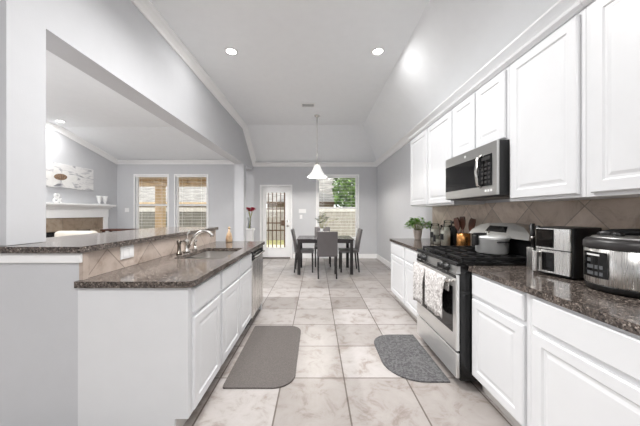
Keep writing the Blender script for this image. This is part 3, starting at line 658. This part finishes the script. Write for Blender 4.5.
obj('steam_valve', lathe(NB(), [(.022, zc+.275), (.022, zc+.288), (.014, zc+.295), (0, zc+.296)], cx-.08, cy-.01), 'bplastic', l)
def cyl_patch(bm, a0, a1, z0, z1, r0, r1, n=10):
    P = [(cx+r*math.cos(a0+(a1-a0)*i/n), cy+r*math.sin(a0+(a1-a0)*i/n)) for r, rng in ((r1, range(n+1)), (r0, range(n, -1, -1))) for i in rng]
    return poly(bm, P, [], z0, z1)
aC = math.radians(177)
kp = obj('control_panel', cyl_patch(NB(), aC-.42, aC+.30, zc+.068, zc+.195, R-.004, R+.008), 'bglass', pc)
obj('display_print', cyl_patch(NB(), aC-.26, aC-.02+.14, zc+.176, zc+.185, R+.006, R+.0092), 'white', kp)
for j in range(3): obj('key', cyl_patch(NB(), aC+.18-.42, aC+.18-.30, zc+.080+.032*j, zc+.098+.032*j, R+.006, R+.0092), 'key', kp)
for j in range(2):
    for i in range(3): obj('key', cyl_patch(NB(), aC-.12+i*.12, aC-.04+i*.12, zc+.080+.032*j, zc+.098+.032*j, R+.006, R+.0092), 'key', kp)

# stock pot on the stove
px, py, pz = 1.475, 2.165, .9665
r = thing('cooking_pot', 'stainless cooking pot with clamped lid on the range', 'pot', (px, py, pz))
obj('body', lathe(NB(), [(.108, pz), (.118, pz+.01), (.12, pz+.115), (.124, pz+.119), (.124, pz+.124)], px, py, 40), 'potsteel', r)
l = obj('lid', lathe(NB(), [(.126, pz+.1245), (.128, pz+.134), (.11, pz+.144), (.06, pz+.150), (0, pz+.152)], px, py, 40), 'potsteel', r)
b = NB(); box(b, px-.155, px-.122, py-.024, py+.024, pz+.065, pz+.15, .008); box(b, px-.15, px-.05, py-.018, py+.018, pz+.146, pz+.168, .006); obj('clamp_handle', b, 'bplastic', l)
obj('pressure_valve', lathe(NB(), [(.02, pz+.151), (.02, pz+.18), (.012, pz+.19), (0, pz+.191)], px-.04, py), 'chrome', l)
for s_ in (-1, 1): obj('side_handle', tube(NB(), [(px-.03, py+s_*.115, pz+.1), (px-.03, py+s_*.15, pz+.105), (px+.03, py+s_*.15, pz+.105), (px+.03, py+s_*.115, pz+.1)], .007), 'bplastic', r)

# utensil crock and wooden tools
ux, uy = 1.60, 2.80
r = thing('utensil_crock', 'amber metallic utensil crock between the jars and the range', 'crock', (ux, uy, zc))
obj('pot', lathe(NB(), [(.055, zc), (.066, zc+.01), (.066, zc+.165), (.061, zc+.168), (.058, zc+.16), (.058, zc+.015), (0, zc+.012)], ux, uy, 32), 'copper', r)
tools = [('dark wooden spatula with a broad blade, leftmost in the crock', (-.02, .03), (-.045, .07), .335), ('dark wooden spoon standing in the middle of the crock', (-.01, .0), (-.01, .005), .35), ('dark wooden slotted turner leaning right in the crock', (.03, -.04), (.055, -.085), .33)]
for i, (lb, d0, d1, hh) in enumerate(tools):
    p0 = Vector((ux+d0[0]*.5, uy+d0[1]*.5, zc+.022)); p1 = Vector((ux+d1[0], uy+d1[1], zc+hh))
    r = thing('wooden_utensil', lb, 'utensil', p0, 'wooden utensils in the crock')
    q = p0.lerp(p1, .58); obj('handle', tube(NB(), [p0, q], [.008, .009], 8), 'woodd', r)
    t = NB(); d_ = (p1-p0).normalized(); s_ = Vector((0, 1, 0)); s_ = (s_-d_*s_.dot(d_)).normalized(); nrm = d_.cross(s_)
    rows = []
    for k in range(7):
        u = k/6; w = (.014, .036, .048, .052, .052, .048, .036)[k]; c_ = q.lerp(p1, u); th = .005
        rows.append([t.verts.new(c_+s_*w*a+nrm*th*e) for a, e in ((-1, -1), (1, -1), (1, 1), (-1, 1))])
    for a, c in zip(rows, rows[1:]):
        for k in range(4): t.faces.new((a[k], a[(k+1) % 4], c[(k+1) % 4], c[k]))
    t.faces.new(rows[0][::-1]); t.faces.new(rows[-1]); bmesh.ops.recalc_face_normals(t, faces=t.faces[:]); obj('blade', t, 'woodd', r)

# glass canisters
def jar(x, y, rad, h, fill, label, dark=False):
    r = thing('glass_jar', label, 'jar', (x, y, zc), 'glass jars beside the range')
    obj('glass', lathe(NB(), [(rad-.004, zc), (rad, zc+.006), (rad, zc+h*.82), (rad*.86, zc+h*.88), (rad*.86, zc+h*.9)], x, y, 24), 'jarglass', r)
    obj('contents', lathe(NB(), [(rad-.007, zc+.006), (rad-.006, zc+fill*h)], x, y, 24), 'grain' if not dark else 'bplastic', r)
    obj('lid', lathe(NB(), [(rad*.9, zc+h*.9), (rad*.92, zc+h*.98), (rad*.5, zc+h), (0, zc+h)], x, y, 24), 'jarglass' if not dark else 'bplastic', r)
    t = NB(); a0 = PI+.15
    P = [(x+rr*math.cos(a0+.62*s), y+rr*math.sin(a0+.62*s)) for rr, q in ((rad+.0015, [-1, -.5, 0, .5, 1]), (rad+.0003, [1, .5, 0, -.5, -1])) for s in q]
    if not dark: poly(t, P, [], zc+h*.30, zc+h*.30+.07); obj('paper_label', t, 'label', r)
jar(1.535, 3.33, .055, .255, .70, 'clear glass jar with black label, leftmost near the plant')
jar(1.535, 3.06, .058, .25, .72, 'clear glass jar with black label, front right beside the crock')
jar(1.645, 3.22, .050, .30, .7, 'tall clear glass jar with black label at the back of the group')
jar(1.655, 3.08, .046, .29, .8, 'tall jar of dark contents with black lid, back right', True)
jar(1.50, 3.195, .045, .12, .5, 'low glass jar with black label in the front middle')

# potted plant
qx, qy = 1.49, 3.78
def leaf(t, p, d, L, Wd):
    d = d.normalized(); s = d.cross(Vector((0, 0, 1)));  s = s.normalized() if s.length > .01 else Vector((1, 0, 0)); n_ = s.cross(d)
    pts = [p, p+d*L*.35+s*Wd+n_*.1*L, p+d*L*.75+s*Wd*.7+n_*.05*L, p+d*L-n_*.1*L, p+d*L*.75-s*Wd*.7+n_*.05*L, p+d*L*.35-s*Wd+n_*.1*L, p+d*L*.5+n_*.0]
    v = [t.verts.new(q) for q in pts]
    for i, j in ((0, 1), (1, 2), (2, 3), (3, 4), (4, 5), (5, 0)): f = t.faces.new((v[6], v[i], v[j])); f.smooth = True
r = thing('potted_plant', 'small leafy green plant in a pale stone pot on the far counter', 'plant', (qx, qy, zc))
obj('pot', lathe(NB(), [(.040, zc), (.046, zc+.01), (.062, zc+.12), (.066, zc+.135), (.060, zc+.138), (.054, zc+.125), (0, zc+.12)], qx, qy, 28), 'pot', r)
ts, tl = NB(), NB()
for i in range(62):
    a = random.uniform(0, 2*PI); rr = .17*random.random()**.6; hz = .30-.9*rr**1.25*.9+random.uniform(-.04, .05)
    e = Vector((qx+rr*math.cos(a), qy+rr*math.sin(a), zc+max(.14, hz))); s0 = Vector((qx+.2*rr*math.cos(a), qy+.2*rr*math.sin(a), zc+.12))
    tube(ts, [s0, s0.lerp(e, .5)+Vector((0, 0, .03)), e], [.0025, .002, .0015], 5)
    for k in range(4):
        d_ = Vector((math.cos(a+random.uniform(-1.4, 1.4)), math.sin(a+random.uniform(-1.4, 1.4)), random.uniform(-.3, .5))); leaf(tl, e-Vector((0, 0, .012*k)), d_, random.uniform(.045, .065), random.uniform(.016, .024))
obj('stems', ts, 'stem', r); obj('foliage', tl, 'leaf', r)

# ------------------------------------------------------------------ peninsula end and living room
r = thing('bottle', 'tan long-necked bottle standing at the far end of the peninsula counter', 'bottle', (-1.165, 3.46, zc)); x, y = -1.165, 3.46
obj('body', lathe(NB(), [(.040, zc), (.045, zc+.01), (.042, zc+.06), (.030, zc+.11), (.016, zc+.14), (.012, zc+.175)], x, y), 'bottle', r)
obj('stopper', lathe(NB(), [(.013, zc+.1752), (.016, zc+.185), (.012, zc+.205), (0, zc+.207)], x, y), 'bottle', r)
r = thing('plant_stand', 'white square pedestal holding the flower vase near the back door', 'pedestal', (-1.78, 6.90, 0)); x, y = -1.785, 6.92
b = NB(); quadbar(b, (x, y, .04), (x, y, .84), .17, .20); obj('shaft', b, 'trim', r); obj('plinth', box(NB(), x-.12, x+.12, y-.12, y+.12, 0, .04, .006), 'trim', r); obj('top', box(NB(), x-.125, x+.125, y-.125, y+.125, .84, .885, .008), 'trim', r)
r = thing('flower_vase', 'slim glass vase of red flowers on the white pedestal', 'vase', (x, y, .8855))
obj('vase', lathe(NB(), [(.04, .8858), (.045, .90), (.035, 1.05), (.05, 1.18)], x, y, 20, cap=False), 'jarglass', r)
ts, tp = NB(), NB()
for i in range(6):
    a = i*1.05; e = Vector((x+.03+.075*math.cos(a), y+.05*math.sin(a), 1.38+.035*math.sin(2.3*i)))
    tube(ts, [(x+.015*math.cos(a), y+.015*math.sin(a), .89), (x+.02, y, 1.15), e], .006, 6)
    for k in range(9):
        d_ = Vector((math.cos(k*.7), math.sin(k*.7), .5+.5*math.sin(k*2.1))); leaf(tp, e, d_, .09, .035)
obj('stems', ts, 'stem', r); obj('petals', tp, 'red', r)

# fireplace
r = thing('fireplace', 'white mantel fireplace with beige tile surround in the living room', 'fireplace', (XL, 5.75, 0)); F0, F1 = 4.5, 6.98
obj('mantel_shelf', box(NB(), XL+.001, -5.47, F0-.09, F1+.09, 1.475, 1.52, .008), 'trim', r)
b = NB(); sweep(b, [(0, 0), (.17, 0), (.15, .03), (.10, .05), (.09, .07), (0, .07)], (XL+.001, F0-.05, 1.475), (XL+.001, F1+.05, 1.475), (1, 0, 0), D); obj('mantel_moulding', b, 'trim', r)
obj('apron', box(NB(), XL+.001, -5.61, F0, F1, 1.19, 1.41, .004), 'trim', r)
for yy in (F0, F1-.14): obj('leg', box(NB(), XL+.001, -5.62, yy, yy+.14, 0, 1.19, .004), 'trim', r)
b = poly(NB(), rect(F0+.14, F1-.14, 0, 1.19), [rect(5.0, 6.48, 0.12, .89)], XL+.001, XL+.05, 'YZ'); obj('tile_surround', b, 'hearth', r)
obj('firebox', box(NB(), XL+.001, XL+.02, 5.0, 6.48, .12, .89), 'black', r)
# canvas
r = thing('canvas_print', 'pale grey and white floral canvas above the mantel', 'painting', (XL, 5.9, 1.86))
obj('canvas', box(NB(), XL+.0008, XL+.035, 5.0, 6.57, 1.86, 2.40, .003), 'art', r)
t = NB(); fc = Vector((XL+.037, 5.72, 2.10))
def blob(t, c, ry, rz, ang, n=16, dx=0):
    v = []
    for i in range(n):
        a = 2*PI*i/n; u, w = ry*math.cos(a), rz*math.sin(a); v.append(t.verts.new((c.x+dx, c.y+u*math.cos(ang)-w*math.sin(ang), max(1.872, min(2.388, c.z+u*math.sin(ang)+w*math.cos(ang))))))
    f = t.faces.new(v); q = bmesh.ops.extrude_face_region(t, geom=[f]); bmesh.ops.translate(t, vec=(-.0015, 0, 0), verts=[g_ for g_ in q['geom'] if isinstance(g_, bmesh.types.BMVert)])
for k, (a, ln) in enumerate(((.2, .30), (.9, .2), (2.0, .2), (2.9, .3), (3.7, .25), (5.6, .30))):
    blob(t, fc+Vector((0, ln*.75*math.cos(a), ln*.55*math.sin(a)-.04)), ln*.65, .09, a*.8 if a < 1.6 else a-PI, dx=.0006*k)
bmesh.ops.recalc_face_normals(t, faces=t.faces[:]); obj('petals', t, 'petal', r)
t = NB(); blob(t, fc+Vector((0, .0, .0)), .15, .07, .1, dx=.0055); bmesh.ops.recalc_face_normals(t, faces=t.faces[:]); obj('flower_centre', t, 'artbrown', r)
# mantel ornaments
cu = bpy.data.curves.new('amp', 'FONT'); cu.body = '&'; cu.size = .30; cu.extrude = .018; cu.align_x = 'CENTER'
to = bpy.data.objects.new('amp', cu); C.objects.link(to); dg = bpy.context.evaluated_depsgraph_get(); me = bpy.data.meshes.new_from_object(to.evaluated_get(dg)); bpy.data.objects.remove(to)
me.transform(Matrix.Translation((-5.585, 5.57, 1.521)) @ Matrix.Rotation(PI/2, 4, 'Z') @ Matrix.Rotation(PI/2, 4, 'X')); b = NB(); b.from_mesh(me)
zmn = min(v.co.z for v in b.verts)
for v in b.verts: v.co.z += 1.5205-zmn
single('mantel_ornament', b, 'white', (-5.585, 5.57, 1.52), 'white freestanding ampersand ornament on the left of the mantel', 'ornament')
r = thing('candle_holder', 'white scalloped candle holder pair on the right of the mantel', 'candle holder', (-5.57, 6.72, 1.52))
obj('tray', box(NB(), -5.63, -5.51, 6.56, 6.88, 1.5205, 1.535, .004), 'white', r)
for yy in (6.63, 6.81): obj('cup', lathe(NB(), [(.035, 1.535), (.02, 1.56), (.045, 1.62), (.05, 1.70), (.065, 1.74), (.05, 1.735), (0, 1.66)], -5.57, yy, 12), 'white', r)
# armchair and console table behind the bar
r = thing('armchair', 'cream upholstered armchair seen over the bar near the fireplace', 'armchair', (-4.35, 5.1, 0))
obj('seat', box(NB(), -4.78, -3.98, 4.75, 5.45, .14, .46, .05, 3), 'cream', r); obj('backrest', box(NB(), -4.72, -4.02, 4.62, 4.80, .42, .975, .06, 4), 'cream', r)
for x in (-4.83, -4.03): obj('arm', box(NB(), x-.07, x+.10, 4.72, 5.45, .14, .66, .05, 3), 'cream', r)
for x in (-4.78, -3.98):
    for yy in (4.78, 5.4): obj('leg', quadbar(NB(), (x, yy, 0), (x, yy, .145), .03, .045), 'woodd', r)
r = thing('console_table', 'dark brown console table below the left living room window', 'table', (-4.92, 6.6, 0))
obj('tabletop', box(NB(), -5.40, -4.46, 6.45, 6.78, .85, .89, .006), 'woodd', r)
for x in (-5.35, -4.51):
    for yy in (6.5, 6.73): obj('leg', quadbar(NB(), (x, yy, 0), (x, yy, .85), .035, .045), 'woodd', r)

# ------------------------------------------------------------------ dining set
tx, ty = .195, 5.80
r = thing('dining_table', 'dark rectangular dining table with square legs', 'table', (tx, ty, 0))
obj('tabletop', box(NB(), tx-.60, tx+.60, ty-.40, ty+.40, .725, .757, .004), 'table', r)
b = NB()
for q in ((tx-.55, tx+.55, ty-.37, ty-.35), (tx-.55, tx+.55, ty+.35, ty+.37), (tx-.57, tx-.55, ty-.35, ty+.35), (tx+.55, tx+.57, ty-.35, ty+.35)): box(b, *q, .665, .725)
obj('apron', b, 'table', r)
for x in (tx-.555, tx+.555):
    for yy in (ty-.355, ty+.355): obj('leg', box(NB(), x-.032, x+.032, yy-.032, yy+.032, 0, .725, .003), 'chairleg', r)
ch = thing('dining_chair', 'grey dining chair with its back to the camera in front of the table', 'chair', (0, 0, 0), 'grey upholstered dining chairs')   # faces +Y
obj('seat', box(NB(), -.205, .205, -.19, .21, .43, .485, .016, 3), 'chairfab', ch)
b = NB(); t = bmesh.new()
rows = []
for k in range(7):
    u = k/6; z = .44+u*.50; yb = -.185-.085*u**1.3; rows.append([t.verts.new((x, yb+dy, z)) for x, dy in ((-.20, -.022), (.20, -.022), (.20, .022), (-.20, .022))])
for a, c in zip(rows, rows[1:]):
    for k in range(4): t.faces.new((a[k], a[(k+1) % 4], c[(k+1) % 4], c[k]))
t.faces.new(rows[0][::-1]); t.faces.new(rows[-1]); bmesh.ops.recalc_face_normals(t, faces=t.faces[:]); merge(b, t)
bk = obj('backrest', b, 'chairfab', ch); md = bk.modifiers.new('soft_edge', 'BEVEL'); md.width = .01; md.segments = 2; md.limit_method = 'ANGLE'
for x in (-.18, .18):
    obj('leg', quadbar(NB(), (x, .185, 0), (x, .18, .432), .028, .036), 'chairleg', ch); obj('leg', quadbar(NB(), (x, -.21, 0), (x, -.17, .44), .028, .036), 'chairleg', ch)
ch.location = (.225, 5.30, 0)
for x, y, a, lb in ((-.26, 5.80, -PI/2, 'grey dining chair at the left end of the table, turned to the right'), (.735, 5.84, PI/2, 'grey dining chair at the right end of the table, turned to the left'), (.165, 6.38, PI, 'grey dining chair behind the table under the window')):
    c_ = copy_tree(ch); c_.location = (x, y, 0); c_.rotation_euler = (0, 0, a); c_['label'] = lb
vx, vy, vz = .13, 5.86, .7575
r = thing('table_vase', 'small white vase of sage green sprigs on the dining table', 'vase', (vx, vy, vz))
obj('vase', lathe(NB(), [(.035, vz), (.055, vz+.03), (.06, vz+.08), (.03, vz+.15), (.036, vz+.19)], vx, vy, 24), 'white', r)
ts, tl = NB(), NB()
for (dx, dy, h) in ((-.12, 0, .40), (-.03, .05, .46), (.06, -.04, .52), (.14, .03, .44), (.36, 0, .40), (.08, .1, .36), (-.06, -.08, .33)):
    p0 = Vector((vx, vy, vz+.12)); p1 = Vector((vx+dx*.5, vy+dy*.5, vz+.12+h*.6)); p2 = Vector((vx+dx, vy+dy, vz+h)); tube(ts, [p0, p1, p2], .004, 5)
    for k in range(8):
        q = p1.lerp(p2, k/7)
        if dx > .3 and k < 6: continue
        for s_ in (-1, 1): leaf(tl, q, Vector((s_*.8, random.uniform(-.6, .6), random.uniform(.0, .7))), .062, .02)
obj('stems', ts, 'stem', r); obj('foliage', tl, 'sage', r)

# pendant lamp
zs = ZC-.0005; lx, ly = .025, 5.74
r = thing('pendant_lamp', 'white bell-shaped glass pendant lamp over the dining table', 'lamp', (lx, ly, 2.10))
obj('canopy', lathe(NB(), [(.065, zs), (.065, zs-.012), (.045, zs-.03), (.012, zs-.04)], lx, ly), 'chrome', r)
obj('rod', cyl(NB(), (lx, ly, 2.40), (lx, ly, zs-.03), .008, 10), 'chrome', r)
obj('socket_cap', lathe(NB(), [(.012, 2.425), (.04, 2.41), (.045, 2.375), (.035, 2.365)], lx, ly), 'chrome', r)
o = obj('lamp_shade', lathe(NB(), [(.045, 2.37), (.065, 2.345), (.085, 2.29), (.12, 2.215), (.17, 2.15), (.215, 2.115), (.222, 2.10)], lx, ly, 40, cap=False), 'shade', r)
md = o.modifiers.new('thickness', 'SOLIDIFY'); md.thickness = .004
obj('bulb', lathe(NB(), [(.0, 2.19), (.02, 2.195), (.03, 2.22), (.025, 2.26), (.014, 2.30), (.014, 2.365)], lx, ly, 16), 'lamp', r)
pl = bpy.data.lights.new('pendant_glow', 'POINT'); pl.energy = PENDANT_W; pl.shadow_soft_size = .03; pl.color = (1, .95, .88)
po = bpy.data.objects.new('pendant_glow', pl); C.objects.link(po); po.parent = r; po.location = (0, 0, .04)

# recessed ceiling lights with their own light, then added unseen fill lamps
def downlight(x, y, z, label, watts=DOWNLIGHT_W, beam=180):
    r = thing('ceiling_light', label, 'light', (x, y, z), 'recessed ceiling lights')
    b = NB(); lathe(b, [(.088, z-.0005), (.088, z-.006), (.064, z-.010), (.062, z-.0005)], x, y, 28, cap=False); obj('trim_ring', b, 'white', r)
    obj('lens', lathe(NB(), [(.062, z-.004), (.05, z-.005), (0, z-.005)], x, y, 28, cap=False), 'lamp', r)
    ld = bpy.data.lights.new('downlight', 'AREA'); ld.shape = 'DISK'; ld.size = .11; ld.energy = watts; ld.color = (1, .99, .975); ld.spread = math.radians(beam)
    lo = bpy.data.objects.new('downlight', ld); C.objects.link(lo); lo.parent = r; lo.location = (0, 0, -.014)
downlight(-1.135, 3.46, ZC, 'left of the two recessed lights in the kitchen ceiling')
downlight(.83, 3.46, ZC, 'right of the two recessed lights in the kitchen ceiling')
downlight(-5.28, 5.33, ZL, 'recessed light in the living room ceiling by the fireplace wall', 14)
for x, y, z, w, bm_ in ((-.5, 2.3, ZC, 28, 150), (.05, 2.3, ZC, 26, 150), (-1.1, -1.5, ZC, 54, 180), (.8, -1.5, ZC, 52, 180), (-3.3, 2.85, ZL, 130, 180)): downlight(x, y, z, 'added unseen fill lamp in the ceiling nearer the camera', w, bm_)  # unseen lamps added to fill the rooms with light
r = thing('ceiling_vent', 'small white ceiling air vent just in front of the pendant', 'vent', (-.16, 5.18, ZC))
obj('frame', poly(NB(), rect(-.30, -.02, 5.09, 5.27), [rect(-.275, -.045, 5.115, 5.245)], ZC-.010, ZC-.0005), 'white', r)
obj('backing', box(NB(), -.275, -.045, 5.115, 5.245, ZC-.003, ZC-.0005), 'dgrey', r)
for i in range(4): obj('louvre', box(NB(), -.275, -.045, 5.125+i*.031, 5.135+i*.031, ZC-.008, ZC-.004), 'white', r)

# mats
single('floor_mat', poly(NB(), rrect(-.695, -.165, 1.905, 2.95, (.02, .16, .14, .02), 8), [], .0004, .012), 'matL', (-.43, 2.43, 0), 'taupe woven mat on the floor in front of the sink cabinets', 'mat', 'kitchen floor mats')
single('floor_mat', poly(NB(), rrect(.575, 1.028, 1.975, 2.735, (.28, .0, .0, .20), 10), [], .0004, .012), 'matR', (.8, 2.35, 0), 'grey carved half-round mat on the floor in front of the range', 'mat', 'kitchen floor mats')
